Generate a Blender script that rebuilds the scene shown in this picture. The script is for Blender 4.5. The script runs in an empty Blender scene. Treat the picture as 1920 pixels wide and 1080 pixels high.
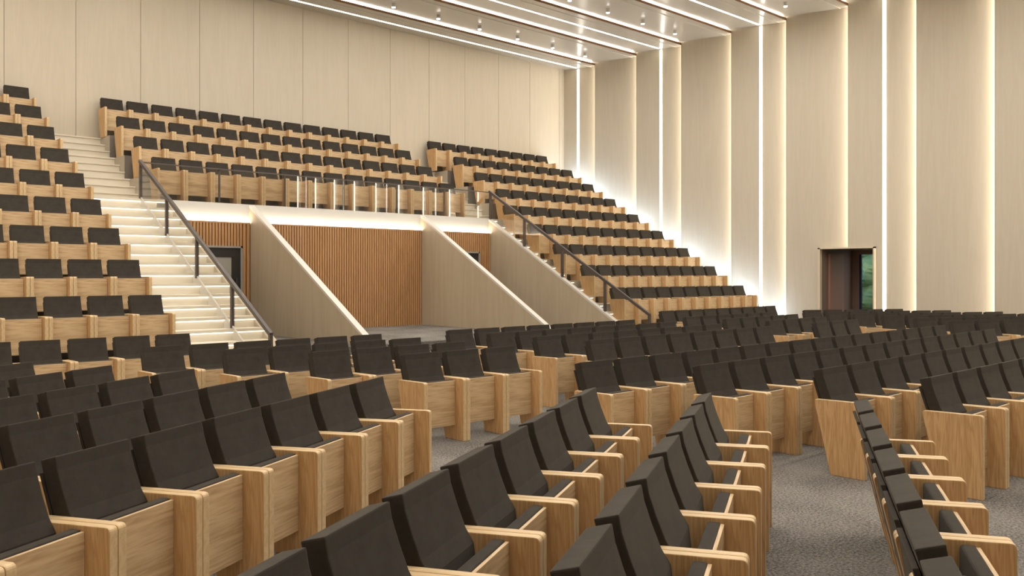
import bpy, bmesh, math, random
from mathutils import Vector, Matrix
random.seed(4)
C = bpy.context.scene.collection
PI = math.pi

# ------------------------------------------------------------------ layout
FOC, YAW, HOR, CAMZ = 1613.0, 0.7495, 514.4, 1.75
W = 21.5            # right wall plane
XL = -0.95          # left wall plane
YB = 20.485         # rear wall plane
YF = -7.0           # front end of the hall
CEIL = 8.80
PER = 3.4748
RISE, RUN = 0.5306, 0.9164
PITCH = 0.5616
ZR = lambda k: RISE * (9 - k)
YREAR = lambda k: 12.087 + RUN * (9 - k)
YO = 0.47
PF = lambda k: YREAR(k) - YO - 0.24      # front edge of tier k
Z3 = ZR(3) + 0.009
YE = 16.85                               # balcony edge
SD, SR = 0.3055, 0.1769                  # stair going / rise
X1, X2 = 6.0, 14.85                      # rail lines
LB, RB = 4.97, 15.70                     # inner ends of the side tiers
ML, MR = 6.33, 14.20                     # balcony block

# ------------------------------------------------------------------ helpers
def box(bm, x0, y0, z0, x1, y1, z1, mi=0):
    v = [bm.verts.new(p) for p in ((x0,y0,z0),(x1,y0,z0),(x1,y1,z0),(x0,y1,z0),(x0,y0,z1),(x1,y0,z1),(x1,y1,z1),(x0,y1,z1))]
    for f in ((3,2,1,0),(4,5,6,7),(0,1,5,4),(1,2,6,5),(2,3,7,6),(3,0,4,7)):
        bm.faces.new([v[i] for i in f]).material_index = mi

def prism_x(bm, prof, x0, x1, mi=0):
    """profile of (y,z) points extruded along x"""
    a = [bm.verts.new((x0, y, z)) for y, z in prof]
    b = [bm.verts.new((x1, y, z)) for y, z in prof]
    n = len(prof)
    fs = [bm.faces.new(a), bm.faces.new(b[::-1])]
    for i in range(n):
        fs.append(bm.faces.new([a[i], b[i], b[(i+1) % n], a[(i+1) % n]][::-1]))
    for f in fs: f.material_index = mi
    bmesh.ops.recalc_face_normals(bm, faces=fs)

def prism_z(bm, prof, z0, z1, mi=0):
    a = [bm.verts.new((x, y, z0)) for x, y in prof]
    b = [bm.verts.new((x, y, z1)) for x, y in prof]
    n = len(prof)
    fs = [bm.faces.new(a), bm.faces.new(b[::-1])]
    for i in range(n):
        fs.append(bm.faces.new([a[i], b[i], b[(i+1) % n], a[(i+1) % n]]))
    for f in fs: f.material_index = mi
    bmesh.ops.recalc_face_normals(bm, faces=fs)

def bar(bm, p, q, w, h):
    """rectangular bar from p to q, w across (horizontal), h tall"""
    p, q = Vector(p), Vector(q)
    d = (q - p).normalized()
    s = d.cross(Vector((0,0,1)))
    if s.length < 1e-4: s = Vector((1,0,0))
    s.normalize(); u = s.cross(d).normalized()
    c = [s*w/2+u*h/2, -s*w/2+u*h/2, -s*w/2-u*h/2, s*w/2-u*h/2]
    a = [bm.verts.new(p+k) for k in c]; b = [bm.verts.new(q+k) for k in c]
    fs = [bm.faces.new(a), bm.faces.new(b[::-1])]
    for i in range(4): fs.append(bm.faces.new([a[i], b[i], b[(i+1)%4], a[(i+1)%4]]))
    bmesh.ops.recalc_face_normals(bm, faces=fs)

def rounded(prof, radii, seg=4):
    out = []
    n = len(prof)
    for i, (p, r) in enumerate(zip(prof, radii)):
        if r <= 0: out.append(p); continue
        P = Vector(p); A = (Vector(prof[i-1]) - P).normalized(); B = (Vector(prof[(i+1) % n]) - P).normalized()
        for k in range(seg + 1):
            t = k / seg
            q = P + A*r*(1-t)**2 + B*r*t**2
            out.append((q.x, q.y))
    return out

def mesh(name, bm, mats, bevel=0, smooth=False):
    if bevel:
        bmesh.ops.bevel(bm, geom=[e for e in bm.edges if len(e.link_faces) == 2 and e.calc_face_angle(0) > 0.6],
                        offset=bevel, segments=2, affect='EDGES', profile=0.6, clamp_overlap=True)
    me = bpy.data.meshes.new(name)
    bm.to_mesh(me); bm.free()
    if not isinstance(mats, (list, tuple)): mats = [mats]
    for m in mats: me.materials.append(m)
    if smooth:
        for p in me.polygons: p.use_smooth = True
    return me

def obj(name, bm, mats, parent=None, **kw):
    me = bm if isinstance(bm, bpy.types.Mesh) else mesh(name, bm, mats, **kw)
    o = bpy.data.objects.new(name, me)
    C.objects.link(o)
    if parent: o.parent = parent
    return o

def tag(o, label=None, cat=None, group=None, kind=None):
    if label: o['label'] = label
    if cat: o['category'] = cat
    if group: o['group'] = group
    if kind: o['kind'] = kind
    return o

def struct(name, bm, mats, label=None, **kw):
    o = obj(name, bm, mats, **kw)
    o['kind'] = 'structure'
    if label: o['label'] = label
    return o

def empty(name, loc=(0,0,0), rz=0):
    o = bpy.data.objects.new(name, None); o.empty_display_size = .1
    o.location = loc; o.rotation_euler = (0, 0, rz)
    C.objects.link(o)
    return o

def new(): return bmesh.new()

# ------------------------------------------------------------------ materials
def mat(name, col=(.8,.8,.8), rough=.6, spec=.5, metal=0):
    m = bpy.data.materials.new(name); m.use_nodes = True
    b = m.node_tree.nodes['Principled BSDF']
    b.inputs['Base Color'].default_value = (*col, 1)
    b.inputs['Roughness'].default_value = rough
    b.inputs['Metallic'].default_value = metal
    b.inputs['Specular IOR Level'].default_value = spec
    return m

def N(m, t, **kw):
    n = m.node_tree.nodes.new(t)
    for k, v in kw.items(): setattr(n, k, v)
    return n

def ramp(m, stops):
    r = N(m, 'ShaderNodeValToRGB'); e = r.color_ramp.elements
    while len(e) < len(stops): e.new(.5)
    for s, (p, c) in zip(e, stops): s.position = p; s.color = (*c, 1)
    return r

def wood(name, c1, c2, axis='Z', scale=1.0, rough=.45, grain=9, rings=5.0, tilt=0.0):
    """procedural veneer: stretched noise plus soft distorted growth lines"""
    m = mat(name, c1, rough, .35); L = m.node_tree.links
    tc = N(m, 'ShaderNodeTexCoord'); mp = N(m, 'ShaderNodeMapping')
    L.new(tc.outputs['Object'], mp.inputs['Vector'])
    s = {'Z': (1, 1, .07), 'X': (.07, 1, 1), 'Y': (1, .07, 1)}[axis]
    mp.inputs['Scale'].default_value = [k*scale for k in s]; mp.inputs['Rotation'].default_value[1] = tilt
    n1 = N(m, 'ShaderNodeTexNoise'); n1.inputs['Scale'].default_value = grain; n1.inputs['Detail'].default_value = 6
    n1.inputs['Distortion'].default_value = .6
    L.new(mp.outputs[0], n1.inputs['Vector'])
    n2 = N(m, 'ShaderNodeTexNoise'); n2.inputs['Scale'].default_value = grain*9; n2.inputs['Detail'].default_value = 3
    L.new(mp.outputs[0], n2.inputs['Vector'])
    mul = N(m, 'ShaderNodeMath', operation='MULTIPLY'); mul.inputs[1].default_value = rings
    L.new(n1.outputs['Fac'], mul.inputs[0])
    fr = N(m, 'ShaderNodeMath', operation='PINGPONG'); fr.inputs[1].default_value = .5
    L.new(mul.outputs[0], fr.inputs[0])
    add = N(m, 'ShaderNodeMath', operation='MULTIPLY_ADD'); add.inputs[1].default_value = .7
    L.new(fr.outputs[0], add.inputs[0]); 
    h = N(m, 'ShaderNodeMath', operation='MULTIPLY'); h.inputs[1].default_value = .55
    L.new(n2.outputs['Fac'], h.inputs[0]); L.new(h.outputs[0], add.inputs[2])
    r = ramp(m, [(.15, c2), (.62, c1)])
    L.new(add.outputs[0], r.inputs['Fac'])
    L.new(r.outputs['Color'], m.node_tree.nodes['Principled BSDF'].inputs['Base Color'])
    return m

def emit(name, col, s):
    m = bpy.data.materials.new(name); m.use_nodes = True
    nt = m.node_tree; nt.nodes.clear()
    e = nt.nodes.new('ShaderNodeEmission'); o = nt.nodes.new('ShaderNodeOutputMaterial')
    e.inputs['Color'].default_value = (*col, 1); e.inputs['Strength'].default_value = s
    nt.links.new(e.outputs[0], o.inputs['Surface'])
    return m

SEATW = wood('oak_side', (.61,.39,.195), (.43,.245,.10), 'Z', 1.0, .42, 13, 9.0)
SEATE = wood('oak_edge', (.65,.475,.27), (.54,.37,.19), 'Y', 1.0, .4, 14)
SEATP = wood('oak_seat_panel', (.63,.455,.265), (.42,.27,.135), 'X', 1.0, .45, 9, 8.0, .18)
VENEER = wood('wall_veneer', (.555,.49,.39), (.52,.455,.36), 'Z', .8, .5, 6)
PARTV = wood('partition_veneer', (.43,.355,.255), (.39,.315,.222), 'Z', .6, .5, 5)
SLAT = wood('slat_wood', (.46,.25,.11), (.36,.185,.075), 'Z', 1.5, .5, 8)
LIPW = wood('ceiling_lip_wood', (.20,.10,.04), (.13,.06,.02), 'X', 1, .5, 8)
WHITE = mat('white_paint', (.52,.505,.475), .45)
CEILM = mat('ceiling_gloss', (.60,.57,.52), .22, .5)
STEPM = mat('stair_stone', (.66,.60,.49), .5)
RISERM = mat('tier_riser', (.20,.17,.145), .7)
SIDEM = mat('tier_side', (.40,.35,.28), .5)
COPE = mat('coping_white', (.56,.53,.48), .4)
DARKM = mat('dark_metal', (.085,.070,.064), .42, .5, .3)
BLACK = mat('black_door', (.022,.020,.018), .35)
BROWN = mat('brown_lobby', (.23,.15,.115), .35)
BROWN2 = mat('brown_leaf', (.05,.038,.030), .3)
JAMB = mat('grey_jamb', (.28,.27,.26), .5)

FAB = mat('charcoal_fabric', (.050,.041,.032), .92, .25)
_L = FAB.node_tree.links
_t = N(FAB, 'ShaderNodeTexCoord'); _n = N(FAB, 'ShaderNodeTexNoise'); _n.inputs['Scale'].default_value = 9; _n.inputs['Detail'].default_value = 8; _n.inputs['Roughness'].default_value = .75
_L.new(_t.outputs['Object'], _n.inputs['Vector'])
_r = ramp(FAB, [(.3, (.028,.023,.018)), (.7, (.045,.038,.031))]); _L.new(_n.outputs['Fac'], _r.inputs['Fac'])
_L.new(_r.outputs['Color'], FAB.node_tree.nodes['Principled BSDF'].inputs['Base Color'])
_n2 = N(FAB, 'ShaderNodeTexNoise'); _n2.inputs['Scale'].default_value = 420; _L.new(_t.outputs['Object'], _n2.inputs['Vector'])
_b = N(FAB, 'ShaderNodeBump'); _b.inputs['Strength'].default_value = .35; _b.inputs['Distance'].default_value = .002
_L.new(_n2.outputs['Fac'], _b.inputs['Height']); _L.new(_b.outputs[0], FAB.node_tree.nodes['Principled BSDF'].inputs['Normal'])
FAB.node_tree.nodes['Principled BSDF'].inputs['Sheen Weight'].default_value = .10
FAB.node_tree.nodes['Principled BSDF'].inputs['Sheen Roughness'].default_value = .4
FAB.node_tree.nodes['Principled BSDF'].inputs['Sheen Tint'].default_value = (.9,.8,.65,1)

def carpet(name, a, b):
    m = mat(name, a, .95, .1); L = m.node_tree.links
    tc = N(m, 'ShaderNodeTexCoord')
    n = N(m, 'ShaderNodeTexNoise'); n.inputs['Scale'].default_value = 52; n.inputs['Detail'].default_value = 5; n.inputs['Roughness'].default_value = .8
    L.new(tc.outputs['Object'], n.inputs['Vector'])
    n2 = N(m, 'ShaderNodeTexNoise'); n2.inputs['Scale'].default_value = 1.3; n2.inputs['Detail'].default_value = 3
    L.new(tc.outputs['Object'], n2.inputs['Vector'])
    mx = N(m, 'ShaderNodeMath', operation='MULTIPLY_ADD'); mx.inputs[1].default_value = .25
    L.new(n2.outputs['Fac'], mx.inputs[0]); L.new(n.outputs['Fac'], mx.inputs[2])
    r = ramp(m, [(.50, a), (.74, b)]); L.new(mx.outputs[0], r.inputs['Fac'])
    L.new(r.outputs['Color'], m.node_tree.nodes['Principled BSDF'].inputs['Base Color'])
    bp = N(m, 'ShaderNodeBump'); bp.inputs['Strength'].default_value = .6; bp.inputs['Distance'].default_value = .006
    L.new(n.outputs['Fac'], bp.inputs['Height']); L.new(bp.outputs[0], m.node_tree.nodes['Principled BSDF'].inputs['Normal'])
    return m
CARPET = carpet('grey_carpet', (.060,.053,.046), (.28,.26,.235))
TIERC = carpet('dark_carpet', (.06,.05,.043), (.10,.085,.075))

GLASS = bpy.data.materials.new('tinted_glass'); GLASS.use_nodes = True
nt = GLASS.node_tree; nt.nodes.clear()
o_ = nt.nodes.new('ShaderNodeOutputMaterial'); mx_ = nt.nodes.new('ShaderNodeMixShader')
tr_ = nt.nodes.new('ShaderNodeBsdfTransparent'); gl_ = nt.nodes.new('ShaderNodeBsdfGlossy'); lw_ = nt.nodes.new('ShaderNodeLayerWeight')
tr_.inputs['Color'].default_value = (.93,.92,.90,1); gl_.inputs['Roughness'].default_value = .01; lw_.inputs['Blend'].default_value = .5
pw_ = nt.nodes.new('ShaderNodeMath'); pw_.operation = 'POWER'; pw_.inputs[1].default_value = 2.2; ma_ = nt.nodes.new('ShaderNodeMath'); ma_.operation = 'MULTIPLY_ADD'; ma_.inputs[1].default_value = .55; ma_.inputs[2].default_value = .04
nt.links.new(lw_.outputs['Facing'], pw_.inputs[0]); nt.links.new(pw_.outputs[0], ma_.inputs[0]); nt.links.new(ma_.outputs[0], mx_.inputs[0]); nt.links.new(tr_.outputs[0], mx_.inputs[1]); nt.links.new(gl_.outputs[0], mx_.inputs[2])
nt.links.new(mx_.outputs[0], o_.inputs['Surface'])

WARM = (1.0, .90, .73)
LEDM = emit('led_strip_warm', (1.0,.93,.80), 9)
LEDC = emit('led_cove_warm', WARM, 17)
LEDS = emit('led_step', (1.0,.93,.80), 3.6)
LEDW = emit('led_cool_white', (.56,.76,1.0), 85)
LEDF = emit('led_balcony', (1.0,.88,.70), 45)
LAMP = emit('downlight_lens', (1.0,.96,.88), 14)

# ------------------------------------------------------------------ room shell
bm = new(); box(bm, XL-.3, YF-.3, -.2, W+.3, 21, 0)
struct('floor', bm, CARPET)

# rear wall: veneer panels with fine joints
bm = new(); box(bm, XL-.3, YB+.02, 0, W+.4, YB+.25, CEIL+.4, 1)
js = [4.498 + 1.3976*k for k in range(-4, 13)]
js = [XL-.3] + [j for j in js if j > XL] + [W+.35]
for a, b in zip(js, js[1:]): box(bm, a+.005, YB, 0, b-.005, YB+.03, CEIL+.3)
struct('wall_back', bm, [VENEER, mat('joint_dark', (.30,.25,.19), .8)])

# side walls: sawtooth bays, each bay standing proud at its far end, cove light behind
A = [19.061 - PER*k for k in range(0, 8)]
B = [17.314 - PER*k for k in range(0, 8)]
edges = sorted(A + B, reverse=True)
edges = [e for e in edges if e > YF+.5]
D0, D1, DZ = 9.69, 11.13, 2.42          # doorway
def side_wall(name, sgn, X0, door):
    bm = new()
    far = YB + .1
    ends = edges + [YF]
    for i, near in enumerate(ends):
        depth = .17
        f, n = far, near
        xf, xn = X0, X0 + sgn*depth
        pts = [f, n]
        lo = n - .14            # the bay runs on behind the next one
        cuts = sorted({f, lo} | ({D0, D1} & {y for y in (D0, D1) if lo < y < f} if door else set()), reverse=True)
        def X(y): return xf + (xn-xf)*(f-y)/(f-n)
        for a, b in zip(cuts, cuts[1:]):
            z0 = DZ if door and a <= D1+1e-6 and b >= D0-1e-6 else 0
            prism_z(bm, [(X(a), a), (X(b), b), (X(b)+sgn*.05, b), (X(a)+sgn*.05, a)], z0, CEIL+.05)
        # lip at the proud end carrying the hidden strip
        if i > 0:
            z0 = DZ if door and D0 < f < D1 else 0
            box(bm, min(xf, xf+sgn*.02), f-.02, z0, max(xf, xf+sgn*.02), f, CEIL+.05)
        far = near
    return struct(name, bm, VENEER)
side_wall('wall_right', 1, W, True)
side_wall('wall_left', -1, XL, False)
bm = new(); box(bm, W+.27, YF, 2.9, W+.35, YB+.2, CEIL+.3); box(bm, W+.27, D1+.2, 0, W+.35, YB+.2, 2.9); box(bm, W+.27, YF, 0, W+.35, D0-.2, 2.9)
box(bm, XL-.35, YF, 0, XL-.27, YB+.2, CEIL+.3)
struct('wall_outer', bm, VENEER)
bm = new(); box(bm, XL-.3, YF-.25, 0, W+.3, YF-.05, CEIL+.4)
struct('wall_front', bm, VENEER)

# hidden cove strips and visible LED lines of the side walls
def led_line(name, x0, y0, z0, x1, y1, z1, m, label, cat='light strip', group=None, base=None):
    bm = new(); box(bm, x0, y0, z0, x1, y1, z1)
    o = obj(name, bm, m); tag(o, label, cat, group); return o
LEDY = [19.882 - PER*k for k in range(0, 8)]
def zbase(y): return max(0.0, ZR(min(9, max(0, 9-int(max(0, (y - PF(9)))//RUN))))) if y > PF(8) else 0.0
ordn = ['first','second','third','fourth','fifth','sixth','seventh','eighth','ninth','tenth','eleventh','twelfth','thirteenth','fourteenth','fifteenth','sixteenth']
n_ = 0
for i, e in enumerate(edges):
    z0 = DZ+.02 if D0 < e < D1 else zbase(e)+.01
    led_line('cove_light', W+.03, e-.06, z0, W+.15, e-.052, CEIL-.02, LEDC,
             'hidden warm cove strip behind the %s vertical wall fin from the back corner' % ordn[i], 'cove light', 'cove strips behind the right wall fins')
    if e > 0:
        led_line('cove_light', XL-.15, e-.06, zbase(e)+.01, XL-.03, e-.052, CEIL-.02, LEDC,
             'cove strip behind a left wall fin', 'cove light', 'cove strips behind the left wall fins')
for i, y in enumerate(LEDY):
    # the wall surface at this Y (inside the narrow bays)
    far = YB+.1 if i == 0 else B[i-1]
    x = W + .17*(far-y)/(far-A[i])
    if y > YF+1:
        led_line('wall_light_line', x-.006, y-.042, zbase(y)+.01, x+.02, y+.042, CEIL-.08, LEDM,
             'vertical white light line on right wall, %s from the back corner' % ordn[i], 'light strip', 'vertical light lines on the right wall')

# ceiling: sloping bays with cove steps
bm = new(); lip = new()
far = YB + .1
zs = {}
for i, near in enumerate(edges + [YF]):
    zf, zn = CEIL, CEIL - .10
    prism_x(bm, [(far+(.10 if i else 0), zf), (near, zn), (near, zn+.03), (far+(.10 if i else 0), zf+.03)], XL-.25, W+.25)
    if near != YF:
        # trough behind the lip
        box(bm, XL-.25, near, zn+.03, W+.25, near+.02, zn+.06)
        box(lip, XL-.25, near-.012, zn-.005, W+.2, near, zn+.055)
        box(bm, XL-.25, near+.26, zn+.0, W+.25, near+.28, CEIL+.24)   # back of the cove
        box(bm, XL-.25, near+.10, CEIL+.03, W+.25, near+.28, CEIL+.05)
    far = near
box(bm, XL-.35, YF-.2, CEIL+.25, W+.35, YB+.2, CEIL+.35)
struct('ceiling', bm, CEILM)
struct('trim_1', lip, LIPW)
for i, e in enumerate(edges):
    led_line('ceiling_cove_light', XL+.02, e+.075, CEIL-.075, W-.05, e+.083, CEIL-.01, LEDC,
             'hidden strip glowing above the %s ceiling step from the back wall' % ordn[i], 'cove light', 'ceiling cove strips')
for i, y in enumerate(LEDY):
    far = YB+.1 if i == 0 else B[i-1]
    z = CEIL - .10*(far-y)/(far-A[i])
    if y > YF+1:
        led_line('ceiling_light_line', XL+.02, y-.035, z-.006, W, y+.035, z+.02, LEDM,
             'straight white light line across the ceiling, %s from the back wall' % ordn[i], 'light strip', 'light lines across the ceiling')

# surface downlights
def make_downlight():
    t = empty('ceiling_downlight')
    bm = new(); bmesh.ops.create_cone(bm, cap_ends=True, segments=20, radius1=.052, radius2=.052, depth=.10, matrix=Matrix.Translation((0,0,-.05)))
    obj('housing', bm, WHITE, t)
    bm = new(); bmesh.ops.create_cone(bm, cap_ends=True, segments=20, radius1=.046, radius2=.046, depth=.02, matrix=Matrix.Translation((0,0,-.105)))
    obj('lens', bm, LAMP, t)
    return t
def copy_tree(o, parent=None):
    c = o.copy(); C.objects.link(c)
    if parent: c.parent = parent
    for ch in list(o.children): copy_tree(ch, c)
    return c
dl = make_downlight(); used = False
for r in range(3):
    y = 18.38 - PER*r
    z = CEIL - .10*(A[r]-y)/(A[r]-B[r])
    for j in range(15):
        x = 20.27 - 1.47*j
        if x < XL+.4: break
        d = dl if not used else copy_tree(dl); used = True
        d.location = (x, y, z)
        tag(d, '%s small white ceiling downlight from the right wall, %s row from the back' % (ordn[j], ordn[r]) if j < 15 else None, 'downlight', 'ceiling downlights')

# ------------------------------------------------------------------ raked tiers
def tier_mesh(x0, x1, k0, k1, under=0.0):
    """stepped profile, row k1 (lowest) .. k0 (top)"""
    prof = [(YB-.002, under)]
    prof.append((PF(k1), under))
    for k in range(k1, k0-1, -1):
        prof.append((PF(k), ZR(k)))
        prof.append((PF(k-1) if k > k0 else YB-.002, ZR(k)))
    bm = new(); prism_x(bm, prof, x0, x1)
    for f in bm.faces: f.material_index = 1 if abs(f.normal.x) > .9 else (2 if abs(f.normal.y) > .9 else 0)
    return bm
tag(obj('seating_tier', tier_mesh(XL, LB, 0, 8), [TIERC, SIDEM, RISERM]), 'stepped dark carpeted platform carrying the left raised seats', 'platform')
tag(obj('seating_tier', tier_mesh(RB+.0, W+.02, 0, 8), [TIERC, SIDEM, RISERM]), 'stepped dark carpeted platform carrying the right raised seats', 'platform')
# platform for added inner seats that imitate the image in the rail glass
RX = RB - PITCH + .0
prof = [(YE+.06, 0), (PF(8), 0)]
for k in range(8, 3, -1):
    prof.append((PF(k), ZR(k))); prof.append((PF(k-1) if k > 4 else YE+.06, ZR(k)))
bm = new(); prism_x(bm, prof, RX, RB-.001)
tag(obj('seating_tier', bm, STEPM), 'pale stepped platform under the added innermost lower seats beside the narrow stairs', 'platform')
# balcony slab + its tiers
bm = new()
prof = [(YB-.002, Z3-.38), (YE+.062, Z3-.38), (YE+.062, Z3)]
prof += [(PF(2), Z3)]
for k in (2, 1, 0):
    prof.append((PF(k), ZR(k))); prof.append((PF(k-1) if k else YB-.002, ZR(k)))
prism_x(bm, prof, ML, MR)
for f in bm.faces: f.material_index = 1 if abs(f.normal.x) > .9 else (2 if abs(f.normal.y) > .9 else 0)
tag(obj('seating_tier', bm, [TIERC, SIDEM, RISERM]), 'carpeted balcony platform above the entrance recess', 'platform')

# ------------------------------------------------------------------ stairs
def stairs(x0, x1, xu0, xu1, label, n_lit=18):
    """lower flight x0..x1 (lit), upper flight xu0..xu1"""
    t = empty('staircase', ((x0+x1)/2, YE-SD*17, 0)); off = t.location.copy()
    def put(name, bm, m):
        o = obj(name, bm, m, t); o.data.transform(Matrix.Translation(-off)); return o
    prof = [(YE+.06, 0), (YE-SD*17, 0)]
    for j in range(17, -1, -1):
        y = YE-SD*j; z = Z3-SR*j
        prof += [(y, z-.03), (y-.025, z-.03), (y-.025, z), (y-SD+SD, z)] if False else [(y, z-.045), (y-.03, z-.045), (y-.03, z)]
        prof += [(y+SD if j else YE+.06, z)]
    q = []
    for p in prof:
        if not q or (abs(q[-1][0]-p[0]) + abs(q[-1][1]-p[1])) > 1e-5: q.append(p)
    bm = new(); prism_x(bm, q, x0, x1); put('lower_steps', bm, STEPM)
    prof = [(YB-.002, Z3-.4), (YE+.061, Z3-.4), (YE+.061, Z3)]
    y = YE; zz = Z3
    n = 9; y0 = PF(2); 
    for j in range(n):
        yy = y0 + j*RUN/3; z = Z3 + (j+1)*(ZR(0)-Z3)/n
        prof += [(yy, zz), (yy, z-.03), (yy-.025, z-.03), (yy-.025, z)]; zz = z
    prof += [(YB-.002, ZR(0))]
    bm = new(); prism_x(bm, prof, xu0, xu1); put('upper_steps', bm, STEPM)
    for j in range(17, -1, -1):
        y = YE-SD*j; z = Z3-SR*j
        bm = new(); box(bm, x0+.01, y-.026, z-.058, x1-.01, y-.006, z-.0455); 
        put('step_light', bm, LEDS)
    return t
sL = stairs(LB, 6.5, LB, ML, 'x')  # tread width past the rail is added, imitating the reflection in its glass
tag(sL, 'broad pale staircase with lit step edges left of the entrance recess', 'stairs')
sR = stairs(X2+.12, RX, MR, RB, 'x')
tag(sR, 'narrow pale staircase with lit steps beside the right raised seats', 'stairs')

# stringer board along the left stair under the rail
def sloped(x0, x1, up, down, j0=0, j1=17.6, base=None):
    y0, z0 = YE, Z3; y1, z1 = YE-SD*j1, Z3-SR*j1
    return [(y0, z0+up), (y1, z1+up), (y1, z1-down if base is None else base), (y0, z0-down if base is None else base)]
bm = new(); prism_x(bm, sloped(0,0,.045,.20), X1-.012, X1+.012)
o = obj('stringer', bm, COPE, sL); o.data.transform(Matrix.Translation(-sL.location))

# ------------------------------------------------------------------ entrance recess: partitions, fascia, slats, doors
PZ = .53
J1 = 18.1
def partition(name, x, idx):
    bm = new()
    prof = [(YE+.0, 0), (YE, Z3-.035), (YE-SD*J1, Z3-SR*J1-.035 if Z3-SR*J1-.035 > 0 else .001), (YE-SD*J1, 0)]
    y1 = YE - (Z3-.06)/SR*SD
    prof = [(YE, 0), (YE, Z3-.05), (y1, 0.0)]
    prism_x(bm, prof, x, x+.12)
    struct(name, bm, PARTV)
    bm = new()
    prism_x(bm, [(YE, Z3-.05), (YE, Z3), (y1-.08, 0.005), (y1-.0, 0.003)], x-.004, x+.124)
    o = struct('trim_%d' % idx, bm, COPE)
partition('wall_recess_left', 8.2, 2)
partition('wall_recess_right', 12.63, 3)
partition('wall_stair_right', X2, 4)
bm = new(); prism_x(bm, [(YE, 0), (YE, Z3-.05), (YE-(Z3-.06)/SR*SD, 0)], 6.5, 6.62)
struct('wall_stair_left', bm, PARTV)
bm = new(); box(bm, 6.3, YE, 2.70, X2+.12, YE+.06, Z3+.012)
struct('wall_balcony_fascia', bm, WHITE)
bm = new()
box(bm, 6.62, YE-.02, PZ, X2, YE+.02, 2.72)
struct('wall_recess_back', bm, mat('slat_backing', (.10,.05,.02), .7))
# ribbed timber lining, one panel per bay (gaps for the doors)
DL0, DL1 = 7.05, 8.02      # left door
DR0, DR1 = 13.55, 14.48    # right door
def ribs(x0, x1, z0, z1):
    bm = new(); p = .062; n = int((x1-x0)/p)
    for i in range(n):
        x = x0 + (x1-x0)*(i+.12)/n; w = (x1-x0)/n*.70
        box(bm, x, YE-.075, z0, x+w, YE-.02, z1)
    return bm
def ribset(parts, label, x0):
    t = empty('slatted_panel', (x0, YE-.02, PZ))
    for a, b, c, d in parts:
        bm = ribs(a, b, c, d); o = obj('slats', bm, SLAT, t); o.data.transform(Matrix.Translation(-t.location))
    x0_, x1_ = parts[0][0], parts[-1][1]
    bm = new(); box(bm, x0_, YE-.078, 2.79, x1_, YE-.001, 2.802); box(bm, x0_, YE-.078, 2.802, x1_, YE-.070, 2.822)
    o = obj('cap', bm, SLAT, t); o.data.transform(Matrix.Translation(-t.location))
    tag(t, label, 'wall panel')
ribset([(6.63, DL0, PZ, 2.79), (DL0, DL1, 2.33, 2.79), (DL1, 8.19, PZ, 2.79)], 'ribbed brown timber lining around the left recess door', 7)
ribset([(8.33, 12.62, PZ, 2.79)], 'wide ribbed brown timber lining in the middle of the recess', 9)
ribset([(12.76, DR0, PZ, 2.79), (DR0, DR1, 2.33, 2.79), (DR1, 14.84, PZ, 2.79)], 'ribbed brown timber lining around the right recess door', 13)
for i, (a, b, w) in enumerate([(6.63, 8.19, 'left'), (8.33, 12.62, 'middle'), (12.76, 14.84, 'right')]):
    led_line('balcony_cove_light', a+.01, YE-.060, 2.806, b-.01, YE-.008, 2.812, LEDF, 'warm strip glowing under the balcony above the %s timber lining' % w, 'cove light', 'strips under the balcony')
def recess_door(n, x0, x1):
    t = empty('door_%d' % n, ((x0+x1)/2, YE-.05, PZ)); t['kind'] = 'structure'
    def put(name, bm, m):
        o = obj(name, bm, m, t); o.data.transform(Matrix.Translation(-t.location)); return o
    bm = new()
    for a, b in ((x0, x0+.04), (x1-.04, x1)): box(bm, a, YE-.085, PZ, b, YE-.02, 2.33)
    box(bm, x0, YE-.085, 2.29, x1, YE-.02, 2.33)
    put('door_frame', bm, JAMB)
    bm = new(); w = .19
    a, b = x0+.04, x1-.04
    box(bm, a, YE-.06, PZ, a+w, YE-.03, 2.29); box(bm, b-w, YE-.06, PZ, b, YE-.03, 2.29)
    box(bm, a+w, YE-.06, 2.10, b-w, YE-.03, 2.29); box(bm, a+w, YE-.06, PZ, b-w, YE-.03, PZ+.2)
    put('door_leaf', bm, BLACK)
    bm = new(); box(bm, a+w, YE-.05, PZ+.2, b-w, YE-.04, 2.10)
    put('door_pane', bm, mat('door_glass_%d' % n, (.32,.30,.26), .25))
    bm = new(); bar(bm, (b-w/2, YE-.09, PZ+.75), (b-w/2, YE-.09, PZ+1.15), .02, .02)
    bar(bm, (b-w/2, YE-.09, PZ+.78), (b-w/2, YE-.055, PZ+.78), .015, .015); bar(bm, (b-w/2, YE-.09, PZ+1.12), (b-w/2, YE-.055, PZ+1.12), .015, .015)
    put('door_handle', bm, DARKM)
recess_door(1, DL0, DL1)
recess_door(2, DR0, DR1)
# raised recess floor reached by three steps
bm = new()
prism_x(bm, [(YE, 0), (11.9, 0), (11.9, PZ/3), (12.2, PZ/3), (12.2, PZ*2/3), (12.5, PZ*2/3), (12.5, PZ), (YE, PZ)], 8.325, 12.625)
prism_x(bm, [(YE, 0), (11.9, 0), (11.9, PZ/3), (12.2, PZ/3), (12.2, PZ*2/3), (12.5, PZ*2/3), (12.5, PZ), (YE, PZ)], 6.625, 8.195)
prism_x(bm, [(YE, 0), (11.9, 0), (11.9, PZ/3), (12.2, PZ/3), (12.2, PZ*2/3), (12.5, PZ*2/3), (12.5, PZ), (YE, PZ)], 12.755, 14.845)
struct('floor_recess', bm, CARPET)

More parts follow.
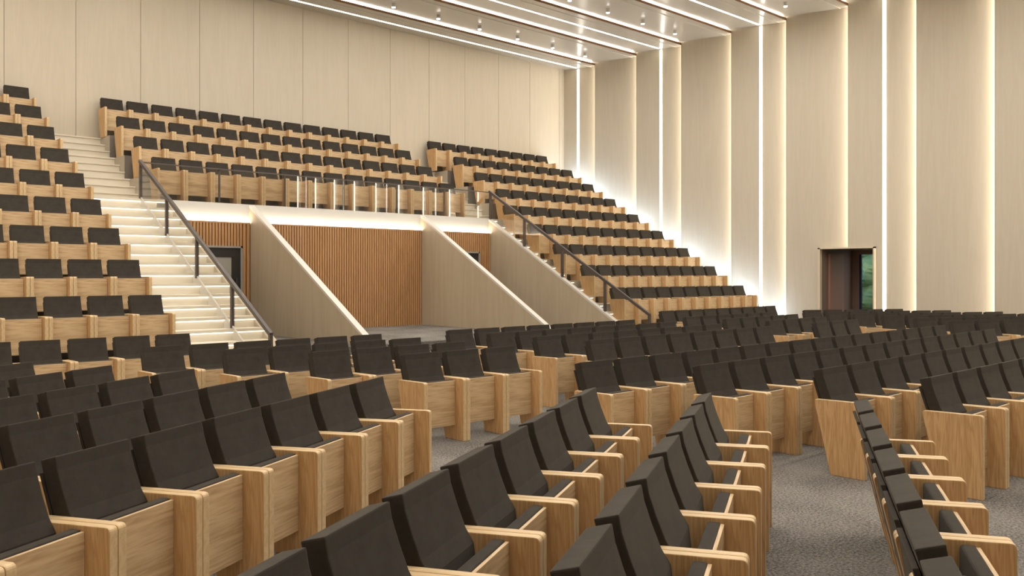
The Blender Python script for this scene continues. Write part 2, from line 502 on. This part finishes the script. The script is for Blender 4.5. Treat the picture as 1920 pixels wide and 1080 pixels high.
# ------------------------------------------------------------------ rails and glass
RH = .70
def stair_rail(x, label, glass_label):
    t = empty('handrail', (x, YE-SD*17, 0))
    def put(name, bm, m, **k):
        o = obj(name, bm, m, t, **k); o.data.transform(Matrix.Translation(-t.location)); return o
    pt = lambda j, h: (x, YE-SD*j, Z3-SR*j+h)
    bm = new(); bar(bm, pt(-.15, RH), pt(17.1, RH), .055, .06); put('rail', bm, DARKM)
    for j in (0, 4.2, 8.5, 12.9, 17.05):
        bm = new(); a = pt(j, -.005 if j < 17 else -.25); b = pt(j, RH-.01)
        box(bm, x-.026, a[1]-.026, a[2], x+.026, a[1]+.026, b[2]); put('post', bm, DARKM)
    tag(t, label, 'handrail')
    bm = new()
    prism_x(bm, [(YE-.03, Z3+.02), (YE-.03, Z3+RH-.05), (YE-SD*17, Z3-SR*17+RH-.05), (YE-SD*17, Z3-SR*17+.02)], x-.005, x+.005)
    o = obj('glass_panel', bm, GLASS, t); o.data.transform(Matrix.Translation(-t.location))
stair_rail(X1, 'dark sloping handrail with posts on the broad left staircase', '')
stair_rail(X2+.06, 'thin dark sloping handrail beside the narrow right staircase', '')
t = empty('glass_balustrade', (10.4, YE+.02, Z3))
def putb(name, bm, m):
    o = obj(name, bm, m, t); o.data.transform(Matrix.Translation(-t.location)); return o
xs = [6.011+.0, 7.573, 9.036, 10.499, 11.965, 13.409, X2+.03]
bm = new(); bar(bm, (X1, YE+.02, Z3+RH+.0), (X2+.06, YE+.02, Z3+RH), .03, .022); putb('top_rail', bm, DARKM)
for a in xs[1:-1]:
    bm = new(); box(bm, a-.018, YE+.028, Z3+.012, a+.018, YE+.05, Z3+RH-.01); putb('post', bm, DARKM)
for a, b in zip(xs, xs[1:]):
    bm = new(); box(bm, a+.01, YE+.015, Z3+.014, b-.01, YE+.025, Z3+RH-.012); putb('glass_panel', bm, GLASS)
tag(t, 'glass balustrade with dark posts along the front of the balcony', 'balustrade')

# ------------------------------------------------------------------ side door and what lies beyond it
VX = 23.35
bm = new()
box(bm, W+.10, D1, 0, VX, D1+.08, DZ+.05); box(bm, W+.10, D0-.08, 0, VX, D0, DZ+.05)
box(bm, W+.22, D0-.08, DZ, VX, D1+.08, DZ+.08)
struct('wall_lobby', bm, BROWN)
bm = new(); box(bm, W-.1, D0-.1, -.1, VX+.1, D1+.1, .004); struct('floor_lobby', bm, TIERC)
bm = new()
box(bm, W-.02, D1-.012, 0, W+.10, D1+.05, DZ+.03); box(bm, W-.02, D0-.03, 0, W+.10, D0+.01, DZ+.03); box(bm, W-.02, D0-.03, DZ-.005, W+.10, D1+.05, DZ+.03)
struct('door_3', bm, mat('door_trim', (.62,.52,.39), .5))
tdo = empty('lobby_door', (VX, 10.4, 0))
def pd(name, bm, m):
    o = obj(name, bm, m, tdo); o.data.transform(Matrix.Translation(-tdo.location)); return o
bm = new(); box(bm, VX, D0, 0, VX+.05, D0+.10, DZ); box(bm, VX, 10.92, 0, VX+.05, D1, DZ); box(bm, VX, D0+.1, 2.3, VX+.05, 10.92, DZ); box(bm, VX, D0+.1, 0, VX+.05, 10.92, .1)
pd('door_frame', bm, BROWN)
bm = new(); box(bm, VX-.01, 10.86, .1, VX+.04, 10.92, 2.3); pd('edge_profile', bm, mat('navy_edge', (.02,.03,.07), .3))
bm = new(); box(bm, VX+.02, D0+.1, .1, VX+.03, 10.86, 2.3)
pd('door_pane', bm, GLASS)
tag(tdo, 'brown framed glass door at the end of the side lobby', 'door')
bm = new(); box(bm, W+.45, D1-.06, 0, W+1.25, D1-.005, 2.3, 0); o = obj('lobby_door_leaf', bm, mat('leaf_brown', (.36,.19,.145), .35)); tag(o, 'open brown door leaf folded back against the lobby wall', 'door')
# garden outside
bm = new(); box(bm, VX+.05, 4, -.25, 40, 24, -.05)
struct('ground', bm, mat('lawn', (.05,.10,.03), .9))
HEDGE = mat('hedge_leaves', (.06,.17,.06), .8); L = HEDGE.node_tree.links
n = N(HEDGE, 'ShaderNodeTexNoise'); n.inputs['Scale'].default_value = 2.2; n.inputs['Detail'].default_value = 6
tc = N(HEDGE, 'ShaderNodeTexCoord'); L.new(tc.outputs['Object'], n.inputs['Vector'])
r = ramp(HEDGE, [(.30, (.08,.16,.10)), (.5, (.11,.20,.10)), (.72, (.20,.25,.09))]); L.new(n.outputs['Fac'], r.inputs['Fac'])
L.new(r.outputs['Color'], HEDGE.node_tree.nodes['Principled BSDF'].inputs['Base Color'])
bm = new(); bmesh.ops.create_grid(bm, x_segments=90, y_segments=40, size=1)
from mathutils import noise
for v in bm.verts:
    y = 13 + v.co.x*8; z = 2.2 + v.co.y*2.5
    v.co = Vector((29 + 1.1*noise.noise(Vector((y*.9, z*.9, 3))) + .5*noise.noise(Vector((y*3, z*3, 7))) + .4*max(0, z-2), y, z))
bmesh.ops.solidify(bm, geom=bm.faces[:], thickness=.8)
tag(obj('garden_hedge', bm, HEDGE), 'green leafy hedge seen through the side door glass', 'hedge')

# ------------------------------------------------------------------ seats
def build_seat():
    t = empty('auditorium_seat')
    hw = PITCH/2 - .0015
    side = rounded([(0,0), (0,.655), (.462,.648), (.305,0)], [0,.028,.034,0], 5)
    sm = new(); prism_x(sm, side, -.024, .024)
    me_side = mesh('side_panel', sm, [SEATW, SEATE], bevel=.005)
    for p in me_side.polygons:
        if abs(p.normal.x) < .55: p.material_index = 1
    for s in (-1, 1):
        o = obj('side_panel', me_side, None, t); o.location = (s*(hw-.024), 0, 0)
    # folded seat: timber underside with the cushion behind it
    bm = new(); prism_x(bm, [(.135,.157), (.135,.628), (.152,.628), (.160,.157)], -hw+.05, hw-.05)
    st = obj('seat', mesh('seat', bm, SEATP, bevel=.002), None, t)
    bm = new(); prism_x(bm, rounded([(.153,.20), (.153,.634), (.212,.636), (.222,.20)], [0,.008,.016,.02], 3), -hw+.053, hw-.053)
    obj('seat_cushion', mesh('seat_cushion', bm, FAB, bevel=.004), None, st)
    # backrest: padded front, thin shell behind
    front = [(.295,.40), (.282,.52), (.293,.61), (.330,.67), (.368,.765), (.398,.855), (.409,.917)]
    back = [(.499,.893), (.478,.82), (.418,.645), (.378,.40)]
    def width(z): return .229
    def backmesh(prof, mi):
        bm = new()
        zs = sorted({z for _, z in prof})
        n = len(prof)
        a = [bm.verts.new((-width(z), y, z)) for y, z in prof]; b = [bm.verts.new((width(z), y, z)) for y, z in prof]
        fs = [bm.faces.new(a), bm.faces.new(b[::-1])]
        for i in range(n): fs.append(bm.faces.new([a[i], b[i], b[(i+1) % n], a[(i+1) % n]]))
        bmesh.ops.recalc_face_normals(bm, faces=fs)
        return bm
    bk = obj('backrest', mesh('backrest', backmesh(front + back, 0), FAB, bevel=.007), None, t)
    shell = [(.384,.40), (.424,.645), (.487,.835), (.506,.832), (.444,.645), (.404,.40)]
    obj('back_shell', mesh('back_shell', backmesh(shell, 0), FAB, bevel=.004), None, bk)
    return t

proto = build_seat()
seat_used = False
STUFF = {'%s-%d' % (a, b) for a, bs in {'AB0': [7], 'AL0': [7, 8], 'AL1': [5, 6], 'AL2': [4, 5], 'AL3': [2, 3, 4], 'AL4': [1, 2, 3], 'FC0': [2, 3, 4, 5, 6, 7], 'FC1': [3, 4, 5, 6, 7], 'FC2': [4, 5, 6, 7], 'FF0': [14, 15], 'FF2': [10, 11], 'FF3': [4, 5, 6], 'FR0': [1, 2, 3, 4, 5], 'FR1': [2, 3, 4], 'FR2': [3], 'GR0': [0, 1, 2, 3, 4], 'GR1': [1, 2, 3, 4, 5], 'GR2': [1, 2, 3, 4, 5, 6], 'GR3': [1, 2, 3, 4, 5, 6, 7], 'GR4': [2, 3, 4, 5, 6], 'GR5': [3, 4, 5], 'LR0': [0], 'LR2': [0], 'LR3': [0], 'LR5': [0], 'LR8': [0], 'LR9': [0], 'RR0': [5, 6, 7, 8], 'RR1': [6, 7, 8], 'RR2': [6], 'RR9': [1, 2, 3, 4, 5, 6, 7, 8]}.items() for b in bs}   # distant or mostly hidden seats
seat_log = []
stuff_parts = []
def place_seat(key, x, y, z, rz, label, group):
    """x,y = centre of the seat's front line"""
    global seat_used
    seat_log.append((key, x, y, z, rz))
    if key in STUFF:
        stuff_parts.append((x, y, z, rz)); return
    s = proto if not seat_used else copy_tree(proto)
    seat_used = True
    s.location = (x, y, z); s.rotation_euler = (0, 0, rz)
    tag(s, label, 'seat', group)

ROWN = ['top row', 'second row from top', 'third row from top', 'fourth row from top', 'fifth row from top', 'sixth row from top', 'seventh row from top', 'eighth row from top', 'bottom row']
OFF = .034
def straight(block, xleft, yrear, z, n, desc, side='left', group='', start=0):
    """xleft = left backrest edge of the first seat"""
    for k in range(start, n):
        x = xleft - OFF + PITCH*(k+.5)
        o = ordn[k] if side == 'left' else ordn[n-1-k]
        place_seat('%s-%d' % (block, k), x, yrear-YO, z, 0, desc % o, group)

XR = 15.739
for k in range(9):
    straight('RR%d' % k, (XR if k else 15.486) - (PITCH if k > 3 else 0), YREAR(k), ZR(k), 10 if k > 3 else 9, 'dark seat, %s from the narrow stairs, ' + ROWN[k] + ' of right raised block', 'left', 'seats of the right raised block, ' + ROWN[k])  # lower rows get an added first seat, standing in for the rail glass image
straight('RR9', 15.829, YREAR(9), 0, 9, 'dark seat, %s from left, floor row at foot of right raised block', 'left', 'floor row below the right raised block')
MX = [6.33, 6.37, 6.41, 6.44]
MN = ['top row', 'second row from top', 'third row from top', 'front row behind the glass']
for k in range(4):
    straight('MB%d' % k, MX[k]+.01, YREAR(k), ZR(k) if k < 3 else Z3, 14, 'dark seat, %s from the broad stairs, ' + MN[k] + ' of balcony block', 'left', 'balcony seats, ' + MN[k])
XLb = 4.435
LV = [2, 2, 3, 3, 3, 4, 4, 4, 5]
for k in range(9):
    nn = LV[k]
    straight('LR%d' % k, XLb - PITCH*(nn-1), YREAR(k), ZR(k), nn, 'dark seat, %s from the broad stairs, ' + ROWN[k] + ' of left raised block', 'right', 'seats of the left raised block, ' + ROWN[k])
straight('LR9', 4.485 - PITCH*5, YREAR(9), 0, 6, 'dark seat, %s from right, floor row below left raised block', 'right', 'floor row below the left raised block')
# rear floor blocks
YI = lambda i: 12.087 - 1.945 - .9108*(i-2)
RN = ['rearmost', 'second', 'third', 'front']
FLx = [3.3925, 4.0118, 4.6115, 5.16]
for i in range(4):
    n = 6 - i
    straight('FL%d' % i, 6.90 - .493 - PITCH*(n-1), YI(i+2), 0, n, 'dark seat, %s from right, ' + RN[i] + ' row of rear left floor block', 'right', 'rear left floor block, %s row' % RN[i])
    straight('FC%d' % i, [8.074, 8.09, 8.12, 8.175][i], YI(i+2), 0, 8, 'dark seat, %s from left, ' + RN[i] + ' row of rear centre floor block', 'left', 'rear centre floor block, %s row' % RN[i])
    straight('FR%d' % i, 14.05, YI(i+2), 0, n, 'dark seat, %s from left, ' + RN[i] + ' row of rear right floor block', 'left', 'rear right floor block, %s row' % RN[i])
for i, (x0, n) in enumerate([(6.02, 16), (6.64, 14), (7.18, 12), (7.22, 7)]):
    straight('FF%d' % i, x0, YI(i+7), 0, n, 'dark seat, %s from aisle end, ' + RN[i] + ' row of the long centre block', 'left', 'long centre block, %s row' % RN[i])
# angled blocks
TH = math.radians(28.5)
def angled(block, s_end, t_front, n, desc, group, mirror=False):
    for k in range(n):          # k = 0 at the aisle end
        s = s_end - PITCH*(k+.5)
        x = s*math.cos(TH) - t_front*math.sin(TH); y = s*math.sin(TH) + t_front*math.cos(TH)
        place_seat('%s-%d' % (block, k), x, y, 0, TH, desc % ordn[k], group)
AN = ['front', 'second', 'third', 'fourth', 'rear']
for i, (tf, n) in enumerate([(2.826, 9), (3.755, 7), (4.685, 6), (5.60, 5), (6.54, 4)]):
    angled('AL%d' % i, 6.385, tf, n, 'dark seat, %s from aisle end, ' + AN[i] + ' row of angled left block', 'angled left block, %s row' % AN[i])
angled('AB1', 6.28, 1.025, 8, 'large dark seat, %s from far end, rear row of angled foreground pair', 'rear row of the angled foreground pair')
angled('AB0', 6.265, .19, 8, 'large dark seat, %s from far end, front row of angled foreground pair', 'front row of the angled foreground pair')
angled('AC0', 6.26, -.835, 7, 'large dark seat, %s from far end, single angled row at lower right', 'single angled row at the lower right')
# mirrored block by the right wall
S0, T0 = 11.64, 17.87
c_, s_ = math.cos(TH), math.sin(TH)
GN = ['rear', 'second', 'third', 'fourth', 'fifth', 'front']
for i, n in enumerate([5, 6, 7, 8, 7, 6]):
    for k in range(n):
        s = S0 - OFF + PITCH*(k+.5); tt = T0 - .93*i - YO
        x = s*c_ + tt*s_; y = -s*s_ + tt*c_
        place_seat('GR%d-%d' % (i, k), x, y, 0, -TH, 'dark seat, %s from left, %s row of angled block by right wall' % (ordn[k], GN[i]), 'angled block by the right wall, %s row' % GN[i])

if stuff_parts:
    bm = new(); mats = [SEATW, SEATP, FAB, SEATE]
    def walk(o, M):
        if o.type == 'MESH':
            tmp = new(); tmp.from_mesh(o.data)
            ids = [mats.index(m_) for m_ in o.data.materials]
            for f in tmp.faces: f.material_index = ids[f.material_index]
            me = bpy.data.meshes.new('t'); tmp.to_mesh(me); tmp.free(); me.transform(M)
            bm.from_mesh(me); bpy.data.meshes.remove(me)
        for ch in o.children:
            walk(ch, M @ Matrix.Translation(ch.location))
    for x, y, z, rz in stuff_parts:
        walk(proto, Matrix.Translation((x, y, z)) @ Matrix.Rotation(rz, 4, 'Z'))
    tag(obj('auditorium_seats', bm, mats), 'remaining distant dark seats mostly hidden behind nearer rows', 'seats', kind='stuff')

# ------------------------------------------------------------------ aisle wall lights beside the right tier
for k in range(9):
    bm = new(); box(bm, 21.03, PF(k)+.10, ZR(k)+.03, 21.09, PF(k)+.40, ZR(k)+.11)
    o = obj('aisle_step_light', bm, LEDW)
    bm = new(); box(bm, 21.02, PF(k)+.08, ZR(k), 21.10, PF(k)+.42, ZR(k)+.03)
    b = obj('light_base', bm, DARKM, o)
    tag(o, 'white aisle lamp by the right wall, %s of seats' % ROWN[k], 'lamp', 'aisle lamps beside the right raised block')

# ------------------------------------------------------------------ lamps
def area(name, loc, rot, sx, sy, power, col=(1,.93,.82)):
    l = bpy.data.lights.new(name, 'AREA'); l.shape = 'RECTANGLE'; l.size = sx; l.size_y = sy; l.energy = power; l.color = col
    o = bpy.data.objects.new(name, l); o.location = loc; o.rotation_euler = rot; C.objects.link(o)
    return o
SPOTC = (1.0,.95,.87)
sp = bpy.data.lights.new('downlight_beam', 'AREA'); sp.shape = 'DISK'; sp.size = .35; sp.energy = 62; sp.color = SPOTC
sp0 = sp.copy(); sp0.energy = 30
for r in range(7):
    y = 18.38 - PER*r
    for j in range(1, 15, 2):
        x = 20.27 - 1.47*j - (1.47 if r % 2 else 0)
        if x < XL+.5: continue
        o = bpy.data.objects.new('downlight_beam', sp if r else sp0); o.location = (x, y, CEIL-.26); C.objects.link(o)

# ------------------------------------------------------------------ world and camera
w = bpy.data.worlds.new('World'); bpy.context.scene.world = w; w.use_nodes = True
w.node_tree.nodes['Background'].inputs['Color'].default_value = (.75,.85,1,1)
w.node_tree.nodes['Background'].inputs['Strength'].default_value = 3.6

cam = bpy.data.cameras.new('Camera'); co = bpy.data.objects.new('Camera', cam); C.objects.link(co)
co.location = (0, 0, CAMZ); co.rotation_euler = (PI/2, 0, -YAW)
cam.sensor_width = 36; cam.lens = FOC/1920*36; cam.shift_y = -(540-HOR)/1920; cam.clip_start = .05; cam.clip_end = 200
sc = bpy.context.scene; sc.camera = co
sc.view_settings.view_transform = 'Standard'; sc.view_settings.look = 'None'; sc.view_settings.gamma = 1
sc.view_settings.use_curve_mapping = False; sc.view_settings.exposure = 0
